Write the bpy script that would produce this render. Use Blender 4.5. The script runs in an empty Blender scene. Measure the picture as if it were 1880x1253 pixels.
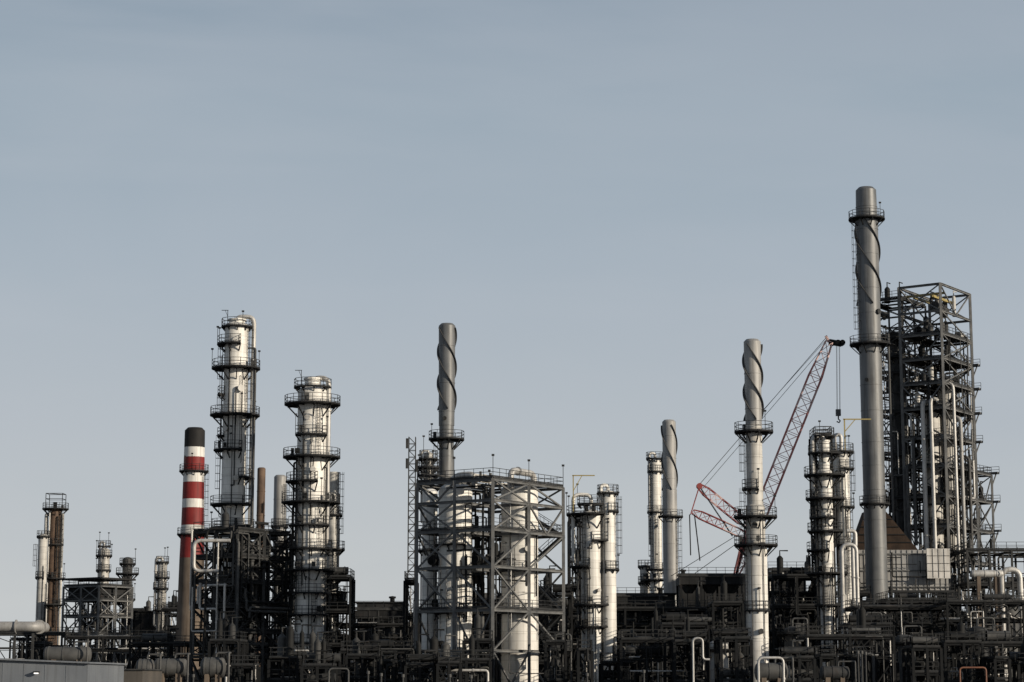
import bpy, math, random
from math import sin,cos,pi,radians,atan,ceil
from mathutils import Vector, Matrix
random.seed(11)
R=random.random
def U(a,b): return a+(b-a)*random.random()
sc=bpy.context.scene
F=3830.0; CAMZ=5.0; PIT=atan((1245-626.5)/F)
sp,cp=sin(PIT),cos(PIT)
def Zp(py,D):
    v=(626.5-py)/F; return CAMZ+D*(sp+v*cp)/(cp-v*sp)
def Xp(px,py,D):
    v=(626.5-py)/F; return D*((px-940)/F)/(cp-v*sp)
def m(px,D): return px*D/F

# ---------------------------------------------------------------- materials
MATS={}
def mat(key,c1,c2,metal=0.0,rough=0.6,scale=0.6,bands=0.0,streak=0.0,bump=0.15,rust=0.0,emit=None,spec=0.5):
    M=bpy.data.materials.new(key); M.use_nodes=True; nt=M.node_tree; N=nt.nodes; L=nt.links
    b=N["Principled BSDF"]
    b.inputs["Metallic"].default_value=metal; b.inputs["Specular IOR Level"].default_value=spec
    tc=N.new("ShaderNodeTexCoord")
    n=N.new("ShaderNodeTexNoise"); n.inputs["Scale"].default_value=scale; n.inputs["Detail"].default_value=6
    L.new(tc.outputs["Object"],n.inputs["Vector"])
    cr=N.new("ShaderNodeValToRGB"); cr.color_ramp.elements[0].position=0.32; cr.color_ramp.elements[1].position=0.68
    cr.color_ramp.elements[0].color=(*c1,1); cr.color_ramp.elements[1].color=(*c2,1)
    L.new(n.outputs["Fac"],cr.inputs["Fac"]); col=cr.outputs["Color"]
    def mul(col,fac_out,dark):
        mx=N.new("ShaderNodeMix"); mx.data_type='RGBA'; mx.blend_type='MULTIPLY'
        L.new(fac_out,mx.inputs["Factor"]); L.new(col,mx.inputs["A"]); mx.inputs["B"].default_value=(*dark,1)
        return mx.outputs["Result"]
    if streak>0:
        mp=N.new("ShaderNodeMapping"); mp.inputs["Scale"].default_value=(2.2,2.2,0.12)
        L.new(tc.outputs["Object"],mp.inputs["Vector"])
        n2=N.new("ShaderNodeTexNoise"); n2.inputs["Scale"].default_value=1.6; n2.inputs["Detail"].default_value=5
        L.new(mp.outputs["Vector"],n2.inputs["Vector"])
        mr=N.new("ShaderNodeMapRange"); mr.inputs["From Min"].default_value=0.48; mr.inputs["From Max"].default_value=0.72
        mr.inputs["To Max"].default_value=streak
        L.new(n2.outputs["Fac"],mr.inputs["Value"])
        col=mul(col,mr.outputs["Result"],(0.35,0.30,0.25))
    if bands>0:
        sx=N.new("ShaderNodeSeparateXYZ"); L.new(tc.outputs["Object"],sx.inputs["Vector"])
        md=N.new("ShaderNodeMath"); md.operation='PINGPONG'; md.inputs[1].default_value=bands
        L.new(sx.outputs["Z"],md.inputs[0])
        mr=N.new("ShaderNodeMapRange"); mr.inputs["From Min"].default_value=0.0; mr.inputs["From Max"].default_value=0.06
        mr.inputs["To Min"].default_value=0.5; mr.inputs["To Max"].default_value=0.0
        L.new(md.outputs[0],mr.inputs["Value"])
        col=mul(col,mr.outputs["Result"],(0.35,0.35,0.35))
        fl=N.new("ShaderNodeMath"); fl.operation='DIVIDE'; fl.inputs[1].default_value=2*bands; L.new(sx.outputs["Z"],fl.inputs[0])
        f2=N.new("ShaderNodeMath"); f2.operation='FLOOR'; L.new(fl.outputs[0],f2.inputs[0])
        wn=N.new("ShaderNodeTexWhiteNoise"); wn.noise_dimensions='1D'; L.new(f2.outputs[0],wn.inputs["W"])
        mr3=N.new("ShaderNodeMapRange"); mr3.inputs["To Max"].default_value=0.3; L.new(wn.outputs["Value"],mr3.inputs["Value"])
        col=mul(col,mr3.outputs["Result"],(0.55,0.55,0.56))
    if rust>0:
        n3=N.new("ShaderNodeTexNoise"); n3.inputs["Scale"].default_value=0.9; n3.inputs["Detail"].default_value=8; n3.inputs["Roughness"].default_value=0.7
        L.new(tc.outputs["Object"],n3.inputs["Vector"])
        mr=N.new("ShaderNodeMapRange"); mr.inputs["From Min"].default_value=0.55; mr.inputs["From Max"].default_value=0.7; mr.inputs["To Max"].default_value=rust
        L.new(n3.outputs["Fac"],mr.inputs["Value"])
        mx=N.new("ShaderNodeMix"); mx.data_type='RGBA'; L.new(mr.outputs["Result"],mx.inputs["Factor"]); L.new(col,mx.inputs["A"])
        mx.inputs["B"].default_value=(0.05,0.026,0.015,1); col=mx.outputs["Result"]
    L.new(col,b.inputs["Base Color"])
    rr=N.new("ShaderNodeMapRange"); rr.inputs["To Min"].default_value=max(0.05,rough-0.12); rr.inputs["To Max"].default_value=min(1,rough+0.14)
    L.new(n.outputs["Fac"],rr.inputs["Value"]); L.new(rr.outputs["Result"],b.inputs["Roughness"])
    if bump>0:
        n4=N.new("ShaderNodeTexNoise"); n4.inputs["Scale"].default_value=1.5; n4.inputs["Detail"].default_value=4
        L.new(tc.outputs["Object"],n4.inputs["Vector"])
        bp=N.new("ShaderNodeBump"); bp.inputs["Strength"].default_value=bump; bp.inputs["Distance"].default_value=0.12
        L.new(n4.outputs["Fac"],bp.inputs["Height"]); L.new(bp.outputs["Normal"],b.inputs["Normal"])
    if emit:
        b.inputs["Emission Color"].default_value=(*emit,1); b.inputs["Emission Strength"].default_value=0.9
    MATS[key]=M
mat('alum',(0.62,0.605,0.57),(0.76,0.745,0.705),0.06,0.6,0.5,bands=0.6,streak=0.38,bump=0.12)
mat('alum_dull',(0.40,0.39,0.365),(0.53,0.515,0.485),0.06,0.6,0.5,bands=0.6,streak=0.5,bump=0.12)
mat('silver',(0.36,0.355,0.345),(0.50,0.49,0.47),0.3,0.5,0.8,streak=0.6)
mat('stackgrey',(0.10,0.105,0.11),(0.15,0.153,0.156),0.2,0.5,0.35,streak=0.55,bump=0.1)
mat('stackpale',(0.23,0.23,0.23),(0.32,0.315,0.305),0.15,0.55,0.35,streak=0.5,bump=0.08)
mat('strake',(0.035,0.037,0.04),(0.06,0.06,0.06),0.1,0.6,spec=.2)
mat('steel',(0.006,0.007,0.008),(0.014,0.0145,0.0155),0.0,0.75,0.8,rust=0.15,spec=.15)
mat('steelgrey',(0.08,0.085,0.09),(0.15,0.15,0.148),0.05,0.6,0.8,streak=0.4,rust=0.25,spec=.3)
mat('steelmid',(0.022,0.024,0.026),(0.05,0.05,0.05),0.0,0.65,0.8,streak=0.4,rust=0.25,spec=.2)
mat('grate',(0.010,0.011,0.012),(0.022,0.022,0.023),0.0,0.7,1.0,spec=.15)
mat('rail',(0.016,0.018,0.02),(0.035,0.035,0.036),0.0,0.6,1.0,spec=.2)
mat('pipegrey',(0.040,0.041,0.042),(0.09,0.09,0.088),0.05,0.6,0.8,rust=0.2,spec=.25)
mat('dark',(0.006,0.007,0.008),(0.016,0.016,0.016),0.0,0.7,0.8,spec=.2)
mat('rust',(0.070,0.043,0.029),(0.14,0.092,0.062),0.1,0.75,0.8,streak=0.7)
mat('rustdark',(0.020,0.014,0.011),(0.046,0.031,0.023),0.0,0.85,0.8,streak=0.5,spec=.15)
mat('red',(0.14,0.012,0.012),(0.20,0.022,0.02),0.0,0.6,0.4,streak=0.6,bump=0.05,spec=.3)
mat('redcrane',(0.20,0.04,0.04),(0.28,0.07,0.065),0.0,0.6,0.4,spec=.3)
mat('fadedpink',(0.50,0.32,0.30),(0.62,0.43,0.40),0.0,0.6,0.4,spec=.3)
mat('boomred',(0.40,0.14,0.13),(0.50,0.20,0.18),0.0,0.6,0.4,spec=.3)
mat('white',(0.50,0.49,0.47),(0.64,0.63,0.60),0.0,0.5,0.4,streak=0.5,bump=0.05)
mat('black',(0.010,0.010,0.011),(0.024,0.022,0.021),0.0,0.7,0.4,bump=0.05,spec=.2)
mat('concrete',(0.10,0.078,0.062),(0.155,0.125,0.10),0.0,0.9,0.4,streak=0.5,spec=.2)
mat('yellow',(0.22,0.175,0.065),(0.30,0.24,0.09),0.0,0.6,0.6)
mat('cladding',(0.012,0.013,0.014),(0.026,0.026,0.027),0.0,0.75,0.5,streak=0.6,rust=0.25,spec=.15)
mat('panelwhite',(0.44,0.43,0.41),(0.58,0.56,0.53),0.0,0.6,0.6,streak=0.5)
mat('shed',(0.12,0.132,0.15),(0.155,0.168,0.185),0.0,0.6,0.3,streak=0.35)
mat('beige',(0.05,0.045,0.04),(0.08,0.07,0.06),0.0,0.8,0.3,streak=0.3)
mat('orange',(0.12,0.045,0.025),(0.17,0.07,0.035),0.0,0.6,0.6)
mat('lampglow',(0.7,0.7,0.7),(0.8,0.8,0.8),emit=(1,0.97,0.9))
mat('gravel',(0.035,0.033,0.030),(0.065,0.06,0.055),0.0,0.95,0.25,bump=0.5)

# ---------------------------------------------------------------- mesh builder
def bend(pts,r,n=4):
    pts=[Vector(p) for p in pts]; out=[pts[0]]
    for i in range(1,len(pts)-1):
        a,b,c=pts[i-1],pts[i],pts[i+1]
        d1=(a-b); d2=(c-b); rr=min(r,d1.length*0.49,d2.length*0.49)
        if rr<1e-3: continue
        p=b+d1.normalized()*rr; q=b+d2.normalized()*rr
        for k in range(n+1):
            t=k/n; out.append(p*(1-t)**2+b*2*t*(1-t)+q*t*t)
    out.append(pts[-1]); return out
class MB:
    def __init__(s): s.v=[];s.f=[];s.k=[];s.sm=[]
    def add(s,vs,fs,k,sm=False):
        o=len(s.v); s.v+=[tuple(v) for v in vs]
        for f in fs:
            s.f.append(tuple(i+o for i in f)); s.k.append(k); s.sm.append(sm)
    def beam(s,a,b,w,k,h=None):
        a=Vector(a);b=Vector(b);d=b-a
        if d.length<1e-4: return
        d.normalize(); h=h or w
        up=Vector((0,0,1)) if abs(d.z)<0.98 else Vector((0,1,0))
        x=d.cross(up).normalized(); y=x.cross(d).normalized()
        vs=[]
        for p in (a,b):
            for sx,sy in((-1,-1),(1,-1),(1,1),(-1,1)): vs.append(p+x*sx*w/2+y*sy*h/2)
        s.add(vs,[(0,1,2,3),(7,6,5,4),(0,4,5,1),(1,5,6,2),(2,6,7,3),(3,7,4,0)],k)
    def ibeam(s,a,b,w,k):
        a=Vector(a);b=Vector(b);d=(b-a)
        if d.length<1e-4: return
        d.normalize()
        up=Vector((0,0,1)) if abs(d.z)<0.98 else Vector((0,1,0))
        x=d.cross(up).normalized(); y=x.cross(d).normalized()
        o=y*(w/2-w*0.08)
        s.beam(a+o,b+o,w*0.9,k,w*0.16); s.beam(a-o,b-o,w*0.9,k,w*0.16)
        s.beam(a,b,w*0.14,k,w*0.7)
    def box(s,c,sz,k,ang=0):
        c=Vector(c); ca,sa=cos(ang),sin(ang); vs=[]
        for z in(-1,1):
            for x,y in((-1,-1),(1,-1),(1,1),(-1,1)):
                X,Y=x*sz[0]/2,y*sz[1]/2
                vs.append(c+Vector((X*ca-Y*sa,X*sa+Y*ca,z*sz[2]/2)))
        s.add(vs,[(3,2,1,0),(4,5,6,7),(0,1,5,4),(1,2,6,5),(2,3,7,6),(3,0,4,7)],k)
    def tube(s,pts,r,k,n=10,caps=True,r2=None):
        pts=[Vector(p) for p in pts]; P=[]
        for p in pts:
            if not P or (p-P[-1]).length>1e-4: P.append(p)
        pts=P
        if len(pts)<2: return
        t=(pts[1]-pts[0]).normalized()
        up=Vector((0,0,1)) if abs(t.z)<0.9 else Vector((1,0,0))
        x=t.cross(up).normalized(); vs=[]; L=len(pts)
        for i,p in enumerate(pts):
            if i==0: t=(pts[1]-p)
            elif i==L-1: t=(p-pts[-2])
            else: t=(pts[i+1]-p).normalized()+(p-pts[i-1]).normalized()
            t.normalize(); x=(x-t*x.dot(t)).normalized(); y=t.cross(x)
            rr=r if r2 is None else r+(r2-r)*i/(L-1)
            for j in range(n):
                a=2*pi*j/n; vs.append(p+x*cos(a)*rr+y*sin(a)*rr)
        fs=[]
        for i in range(L-1):
            for j in range(n):
                a=i*n+j;b=i*n+(j+1)%n; fs.append((a,b,b+n,a+n))
        s.add(vs,fs,k,True)
        if caps:
            s.add(vs[:n],[tuple(range(n))[::-1]],k); s.add(vs[-n:],[tuple(range(n))],k)
    def lathe(s,prof,k,n=32,c=(0,0),split=True):
        segs=[prof[i:i+2] for i in range(len(prof)-1)] if split else [prof]
        for sg in segs:
            vs=[];fs=[]
            for (r,z) in sg:
                for j in range(n):
                    a=2*pi*j/n; vs.append((c[0]+r*cos(a),c[1]+r*sin(a),z))
            for i in range(len(sg)-1):
                for j in range(n):
                    a=i*n+j;b=i*n+(j+1)%n; fs.append((a,b,b+n,a+n))
            s.add(vs,fs,k,True)
    def obj(s,name,parent=None,label=None,loc=None):
        if not s.v: return None
        me=bpy.data.meshes.new(name); me.from_pydata(s.v,[],s.f)
        keys=sorted(set(s.k)); ix={k:i for i,k in enumerate(keys)}
        for k in keys: me.materials.append(MATS[k])
        me.polygons.foreach_set("material_index",[ix[k] for k in s.k])
        me.polygons.foreach_set("use_smooth",s.sm); me.update()
        o=bpy.data.objects.new(name,me); sc.collection.objects.link(o)
        if parent: o.parent=parent
        if loc: o.location=loc
        if label: o["label"]=label
        return o
def thing(name,label,cat,x,y,z=0.0,group=None,rot=0):
    e=bpy.data.objects.new(name,None); e.empty_display_size=1
    sc.collection.objects.link(e); e.location=(x,y,z); e.rotation_euler=(0,0,rot)
    e["label"]=label; e["category"]=cat
    if group: e["group"]=group
    return e
def pol(r,a,z): a=radians(a); return Vector((r*cos(a),r*sin(a),z))

# ---------------------------------------------------------------- parts
def rail_line(mb,p0,p1,k='rail',h=1.1,w=0.065):
    p0=Vector(p0);p1=Vector(p1);L=(p1-p0).length; n=max(1,int(round(L/1.5)))
    for i in range(n+1):
        p=p0.lerp(p1,i/n); mb.beam(p,p+Vector((0,0,h)),w,k)
    for q in (h,h*0.55):
        mb.beam(p0+Vector((0,0,q)),p1+Vector((0,0,q)),w,k)
    mb.beam(p0+Vector((0,0,0.1)),p1+Vector((0,0,0.1)),0.03,k,0.18)
def platform(th,z,r0,r1,a0=0,a1=360,k='grate',rk='rail',c=(0,0)):
    cc=Vector((c[0],c[1],0))
    mb=MB(); n=max(3,int(ceil((a1-a0)/12))); full=(a1-a0)>=359
    r0=r0+0.02
    vs=[];fs=[]
    for i in range(n+1):
        a=a0+(a1-a0)*i/n
        for (r,zz) in((r0,z),(r1,z),(r1,z-0.22),(r0,z-0.22)): vs.append(pol(r,a,zz)+cc)
    for i in range(n):
        for j in range(4):
            a=i*4+j;b=i*4+(j+1)%4; fs.append((a,a+4,b+4,b))
    if not full: fs+=[(0,1,2,3),(4*n+3,4*n+2,4*n+1,4*n)]
    mb.add(vs,fs,k)
    nb=max(2,int((a1-a0)/38)); dr=r1-r0
    for i in range(nb+(0 if full else 1)):
        a=a0+(a1-a0)*i/nb
        mb.beam(pol(r1*0.97,a,z-0.2)+cc,pol(r0,a,z-0.25-dr*0.9)+cc,0.14,k)
        mb.beam(pol(r1*0.97,a,z-0.3)+cc,pol(r0,a,z-0.3)+cc,0.16,k)
    p=mb.obj("platform",th)
    rb=MB(); step=max(8,min(30,math.degrees(1.4/r1))); n=max(2,int((a1-a0)/step)); rr=r1-0.06
    P=[pol(rr,a0+(a1-a0)*i/n,z)+cc for i in range(n+1)]
    if not full: P=[pol(r0+0.05,a0,z)+cc]+P+[pol(r0+0.05,a1,z)+cc]
    up=Vector((0,0,1))
    for i,q in enumerate(P):
        rb.beam(q,q+up*1.12,0.07,rk)
        if i:
            for h in(0.12,0.6,1.1): rb.beam(P[i-1]+up*h,q+up*h,0.065,rk)
    for _ in range(random.choice((0,1,1,2))):
        q=P[random.randrange(1,len(P)-1)]; h=U(1.8,3); rb.beam(q,q+up*h,0.07,rk); rb.box(q+up*(h+.1),(0.35,0.25,0.22),rk)
    rb.obj("railing",p)
    if r1-r0>.9 and R()<.6:
        for _ in range(random.randint(1,3)):
            eq=MB(); a=U(a0+10,a1-10); q=pol((r0+r1)/2,a,z)+cc; eq.box(q+up*U(.5,.7),(U(.3,.7),U(.3,.6),U(.6,1.1)),random.choice(['steelmid','pipegrey','dark'])); eq.obj("equipment_box",p)
    return p
def ladder(th,r,a,z0,z1,c=(0,0),k='rail'):
    mb=MB(); cc=Vector((c[0],c[1],0)); ra=radians(a); t=Vector((-sin(ra),cos(ra),0)); o=Vector((cos(ra),sin(ra),0))
    b=cc+o*(r+0.22); up=Vector((0,0,1))
    for s in(-.24,.24): mb.beam(b+t*s+up*z0,b+t*s+up*z1,0.06,k)
    z=z0
    while z<z1: mb.beam(b-t*.24+up*z,b+t*.24+up*z,0.035,k); z+=0.45
    z=z0+2.2
    if z<z1:
        hp=[(-.35,0),(-.42,.35),(-.22,.68),(.22,.68),(.42,.35),(.35,0)]
        while z<z1:
            for i in range(5):
                mb.beam(b+t*hp[i][0]+o*hp[i][1]+up*z,b+t*hp[i+1][0]+o*hp[i+1][1]+up*z,0.045,k)
            z+=1.1
        for h in hp[1:5]: mb.beam(b+t*h[0]+o*h[1]+up*(z0+2.2),b+t*h[0]+o*h[1]+up*z1,0.035,k)
    z=z0+0.5
    while z<z1: 
        for s in(-.24,.24): mb.beam(b+t*s+up*z,b+t*s-o*0.25+up*z,0.04,k)
        z+=3
    mb.obj("ladder",th)
def pipe(th,pts,r,k='silver',br=None,n=10,name="pipe",flange=True):
    mb=MB(); mb.tube(bend(pts,br or r*3),r,k,n)
    if flange and r>0.06:
        pts=[Vector(p) for p in pts]
        for a,b in zip(pts,pts[1:]):
            L=(b-a).length
            if L>5:
                for q in([0.3] if L<12 else [0.2,0.7]):
                    p=a.lerp(b,q); d=(b-a).normalized()*0.09
                    mb.tube([p-d,p+d],r*1.35,k,n)
    return mb.obj(name,th)
def shellparts(th,segs,D,name="column_shell",nb=True,dome=True,bandstep=3.2,c=(0,0)):
    mb=MB(); prev=None
    for i,(t,b,h,k) in enumerate(segs):
        z1=Zp(t,D); z0=0.0 if b is None else Zp(b,D); r=m(h,D)
        mb.lathe([(r,z0),(r,z1)],k,40,c)
        if i==0:
            if dome:
                P=[(r*cos(q*pi/2/7),z1+0.55*r*sin(q*pi/2/7)) for q in range(8)]; P[-1]=(0.001,P[-1][1]); mb.lathe(P,k,40,c,split=False)
            else:
                mb.lathe([(r*1.04,z1-.25),(r*1.04,z1+.05),(r*0.9,z1+.05),(r*0.9,z1-1.2)],k,40,c)
                mb.lathe([(r*0.9,z1-1.2),(0.001,z1-1.2)],'black',40,c)
        if prev is not None:
            mb.lathe([(r,z1),(prev,z1+abs(r-prev)*1.2+0.01)],k,40,c)
        if nb:
            z=z0+bandstep*0.6
            while z<z1-0.3:
                mb.lathe([(r,z),(r+0.035,z+.01),(r+0.035,z+.12),(r,z+.13)],k,40,c); z+=bandstep*U(0.8,1.2)
        prev=r
    return mb.obj(name,th)
def nozzle(th,r,a,z,rr,L=0.5,k='alum_dull'):
    mb=MB(); mb.tube([pol(r-0.1,a,z),pol(r+L,a,z)],rr,k,16); mb.tube([pol(r+L-.1,a,z),pol(r+L+.08,a,z)],rr*1.25,k,16)
    mb.obj("manway",th)
def column(label,px,py,D,segs,plats=(),ladders=(),pipes=(),over=None,neck=None,dome=True,name="distillation_column",cat="column",manways=(),risers=3,rk='rail',group="refinery process columns"):
    x=Xp(px,py,D); th=thing(name,label,cat,x,D,0,group)
    shellparts(th,segs,D,dome=dome)
    def rad(pyq):
        for (t,b,h,k) in segs:
            if b is None or pyq<=b: return m(h,D)
        return m(segs[-1][2],D)
    for (p,o,a0,a1) in plats: platform(th,Zp(p,D),rad(p),m(o,D),a0,a1,rk=rk)
    for (p0,p1,a) in ladders: ladder(th,max(rad(p0),rad(p1)),a,Zp(p1,D),Zp(p0,D))
    for (p,a,rr) in manways: nozzle(th,rad(p),a,Zp(p,D),m(rr,D))
    for (a,off,p0,p1,rp,k) in pipes:
        z0=0.2 if p1 is None else Zp(p1,D); ro=m(off,D)
        pts=[pol(rad(p0)*0.9,a,Zp(p0,D)),pol(ro,a,Zp(p0,D)),pol(ro,a,z0)]
        if p1 is not None: pts.append(pol(rad(p1)*0.9,a,z0))
        pipe(th,pts,m(rp,D),k)
    top=segs[0][0]
    for i in range(risers):
        a=U(190,350); r=rad(top)+U(.15,.3); zt=Zp(top,D)-U(1,14); zb=max(0.3,zt-U(8,30)); 
        pipe(th,[pol(r-.4,a,zt),pol(r,a,zt),pol(r,a,zb),pol(r-.4,a,zb)],U(.04,.1),random.choice(['pipegrey','dark','rail']),n=8,flange=False)
    if neck:
        (nh,ptop)=neck; mb=MB(); r=m(nh,D); z0=Zp(top,D)+0.2; z1=Zp(ptop,D)
        mb.lathe([(r,z0),(r,z1),(r*1.15,z1),(r*1.15,z1+.25),(0.001,z1+.25)],segs[0][3],28); mb.obj("column_head",th)
    if over:
        (a,off,ptop,pbot,rp,k)=over; r=m(rp,D); zt=Zp(ptop,D)-r; zb=0.3 if pbot is None else Zp(pbot,D)
        pts=[(0,0,Zp(top,D)+.2),(0,0,zt),pol(m(off,D),a,zt),pol(m(off,D),a,zb)]
        if pbot is not None: pts.append(pol(m(off,D)*.3,a,zb))
        pipe(th,pts,r,k,br=r*3.2,n=14,name="overhead_pipe")
    return th
def davit(th,x,y,z,k='steel',h=2.5,l=1.6,ang=0,w=0.16,name="davit"):
    mb=MB(); mb.beam((x,y,z),(x,y,z+h),w,k); mb.beam((x-cos(ang)*w,y-sin(ang)*w,z+h),(x+l*cos(ang),y+l*sin(ang),z+h),w,k)
    mb.beam((x,y,z+h*0.6),(x+l*.4*cos(ang),y+l*.4*sin(ang),z+h-.05),w*.7,k); mb.obj(name,th)
def strakes(th,r,z0,z1,turns,k='strake',prot=0.28):
    for ph in range(3):
        mb=MB(); n=int(60*turns)+8; vs=[];fs=[]
        for i in range(n+1):
            t=i/n; a=ph*120-360*turns*t+40; z=z0+(z1-z0)*t
            for (q,dz) in((r-.02,-.09),(r+prot,-.09),(r+prot,.09),(r-.02,.09)): vs.append(pol(q,a,z+dz))
        for i in range(n):
            for j in range(4):
                A=i*4+j;B=i*4+(j+1)%4; fs.append((A,A+4,B+4,B))
        fs+=[(0,1,2,3),(4*n+3,4*n+2,4*n+1,4*n)]
        mb.add(vs,fs,k); mb.obj("helical_strake",th)
def stack(label,px,py,D,segs,plats=(),strake=None,ladders=(),ports=(),group="refinery smoke stacks",name="smoke_stack",k2='strake'):
    x=Xp(px,py,D); th=thing(name,label,"chimney",x,D,0,group)
    mb=MB(); prev=None
    for i,(t,b,h0,h1,k) in enumerate(segs):
        z1=Zp(t,D); z0=0.0 if b is None else Zp(b,D); r1=m(h0,D); r0=m(h1,D)
        mb.lathe([(r0,z0),(r1,z1)],k,40)
        if i==0:
            mb.lathe([(r1,z1),(r1*0.72,z1+r1*0.28),(r1*0.66,z1+r1*0.28),(r1*0.6,z1-1.5)],k,40)
            mb.lathe([(r1*0.6,z1-1.5),(0.001,z1-1.5)],'black',40)
        elif prev and abs(prev-r1)>0.02: mb.lathe([(r1,z1),(prev,z1+abs(r1-prev)+.02)],k,40)
        prev=r0
        if len(segs)<6:
            z=z0+2
            while z<z1-1: 
                r=r0+(r1-r0)*(z-z0)/(z1-z0); mb.lathe([(r,z),(r+.05,z+.01),(r+.05,z+.1),(r,z+.11)],k,40); z+=U(3.5,5.5)
    mb.obj("stack_shell",th)
    def rad(p):
        for (t,b,h0,h1,k) in segs:
            if b is None or p<=b: 
                bb=1300 if b is None else b; return m(h0+(h1-h0)*max(0,(p-t))/(bb-t),D)
        return m(segs[-1][3],D)
    if strake: strakes(th,rad((strake[0]+strake[1])/2)+.01,Zp(strake[1],D),Zp(strake[0],D),strake[2],k2)
    for (p,o,a0,a1) in plats: platform(th,Zp(p,D),rad(p),m(o,D),a0,a1)
    for (p0,p1,a) in ladders: ladder(th,max(rad(p0),rad(p1)),a,Zp(p1,D),Zp(p0,D))
    for (p,a,rr) in ports: nozzle(th,rad(p),a,Zp(p,D),m(rr,D),0.25,'steelmid')
    return th
UD=Vector((0.57,0.82,0)).normalized(); VD=Vector((-0.82,0.57,0)).normalized()
def frame(th,nu,nv,lu,lv,zs,w=0.4,k='steel',du=UD,dv=VD,off=(0,0),brace='XD',decks=None,rails=True,dens=1.0,walk=1.3,sec='ibeam',bf=.5):
    mb=MB(); O=du*off[0]+dv*off[1]; up=Vector((0,0,1))
    P=lambda i,j,z: O+du*(lu*i/nu)+dv*(lv*j/nv)+up*z
    bm=getattr(mb,sec)
    for i in range(nu+1):
        for j in range(nv+1):
            mb.beam(P(i,j,0),P(i,j,zs[-1]+0.1),w,k)
    for z in zs:
        for i in range(nu+1):
            for j in range(nv):
                if i in(0,nu) or R()<.8: bm(P(i,j,z),P(i,j+1,z),w*.9,k)
        for j in range(nv+1):
            for i in range(nu):
                if j in(0,nv) or R()<.8: bm(P(i,j,z),P(i+1,j,z),w*.9,k)
    zz=[0]+list(zs); wb=w*bf
    def br(a,b,c,d):
        q=random.choice(brace)
        if R()>dens: return
        if q=='X': mb.beam(a,d,wb,k); mb.beam(b+Vector((0,.01,0)),c+Vector((0,.01,0)),wb*.96,k)
        elif q=='D':
            if R()<.5: mb.beam(a,d,wb,k)
            else: mb.beam(b,c,wb,k)
        elif q=='V': t=(c+d)/2; mb.beam(a,t,wb,k); mb.beam(b,t,wb,k)
        elif q=='K': t=(a+b)/2; mb.beam(c,t,wb,k); mb.beam(d,t,wb,k)
    for z0,z1 in zip(zz,zz[1:]):
        for j in range(nv):
            for i in(0,nu): br(P(i,j,z0),P(i,j+1,z0),P(i,j,z1),P(i,j+1,z1))
        for i in range(nu):
            for j in(0,nv): br(P(i,j,z0),P(i+1,j,z0),P(i,j,z1),P(i+1,j,z1))
    mb.obj("steel_frame",th)
    decks=zs if decks is None else decks
    for z in decks:
        d=MB(); zt=z+w*.5+.08; W=walk; h=up*zt
        for (a,b,s) in((P(0,0,0),P(nu,0,0),dv),(P(0,nv,0),P(nu,nv,0),-dv)):
            d.beam(a+s*W/2+h,b+s*W/2+h,W,'grate',0.1)
        for (a,b,s) in((P(0,0,0),P(0,nv,0),du),(P(nu,0,0),P(nu,nv,0),-du)):
            t=(b-a).normalized()*(W+.01)
            d.beam(a+t+s*W/2+h,b-t+s*W/2+h,W,'grate',0.1)
        po=d.obj("walkway",th)
        if rails:
            rb=MB(); e=0.05
            c=[P(0,0,zt+e),P(nu,0,zt+e),P(nu,nv,zt+e),P(0,nv,zt+e)]
            for q in range(4): rail_line(rb,c[q],c[(q+1)%4])
            rb.obj("railing",po)
    return P
def stairs(th,P,i,j0,j1,zs,du=UD,k='rail',inset=0.9):
    mb=MB(); up=Vector((0,0,1)); zz=[0]+list(zs); f=False
    for z0,z1 in zip(zz,zz[1:]):
        a=P(i,j0,z0);b=P(i,j1,z1)
        if f: a=P(i,j1,z0);b=P(i,j0,z1)
        f=not f
        for s in(0.3,inset+.3):
            mb.beam(a+du*s,b+du*s,0.08,k,0.3); mb.beam(a+du*s+up,b+du*s+up,0.06,k)
            for t in(.1,.3,.5,.7,.9): q=(a.lerp(b,t))+du*s; mb.beam(q,q+up,0.05,k)
        n=int((z1-z0)/.28)
        for t in range(1,n): q=a.lerp(b,t/n); mb.beam(q+du*.3,q+du*(inset+.3),0.25,k,0.04)
    mb.obj("staircase",th)
def rpipes(th,n,lo,hi,du=UD,dv=VD,rmin=.08,rmax=.28,keys=('silver','pipegrey','dark','pipegrey','dark'),vert=0.45,steps=(2,4),name="pipe"):
    up=Vector((0,0,1))
    for _ in range(n):
        p=[U(lo[i],hi[i]) for i in range(3)]; pts=[tuple(p)]; last=-1
        for s in range(random.randint(*steps)):
            ax=2 if R()<vert and last!=2 else random.choice([q for q in(0,1,2) if q!=last])
            last=ax; q=list(p); q[ax]=U(lo[ax],hi[ax])
            if abs(q[ax]-p[ax])>14: q[ax]=p[ax]+math.copysign(U(4,14),q[ax]-p[ax])
            p=q; pts.append(tuple(p))
        W=[du*a[0]+dv*a[1]+up*a[2] for a in pts]
        r=rmin+(rmax-rmin)*R()**1.8
        pipe(th,W,r,random.choice(keys),br=max(.3,r*2.5),n=8,name=name)
X1=Vector((1,0,0)); Y1=Vector((0,1,0))
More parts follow.
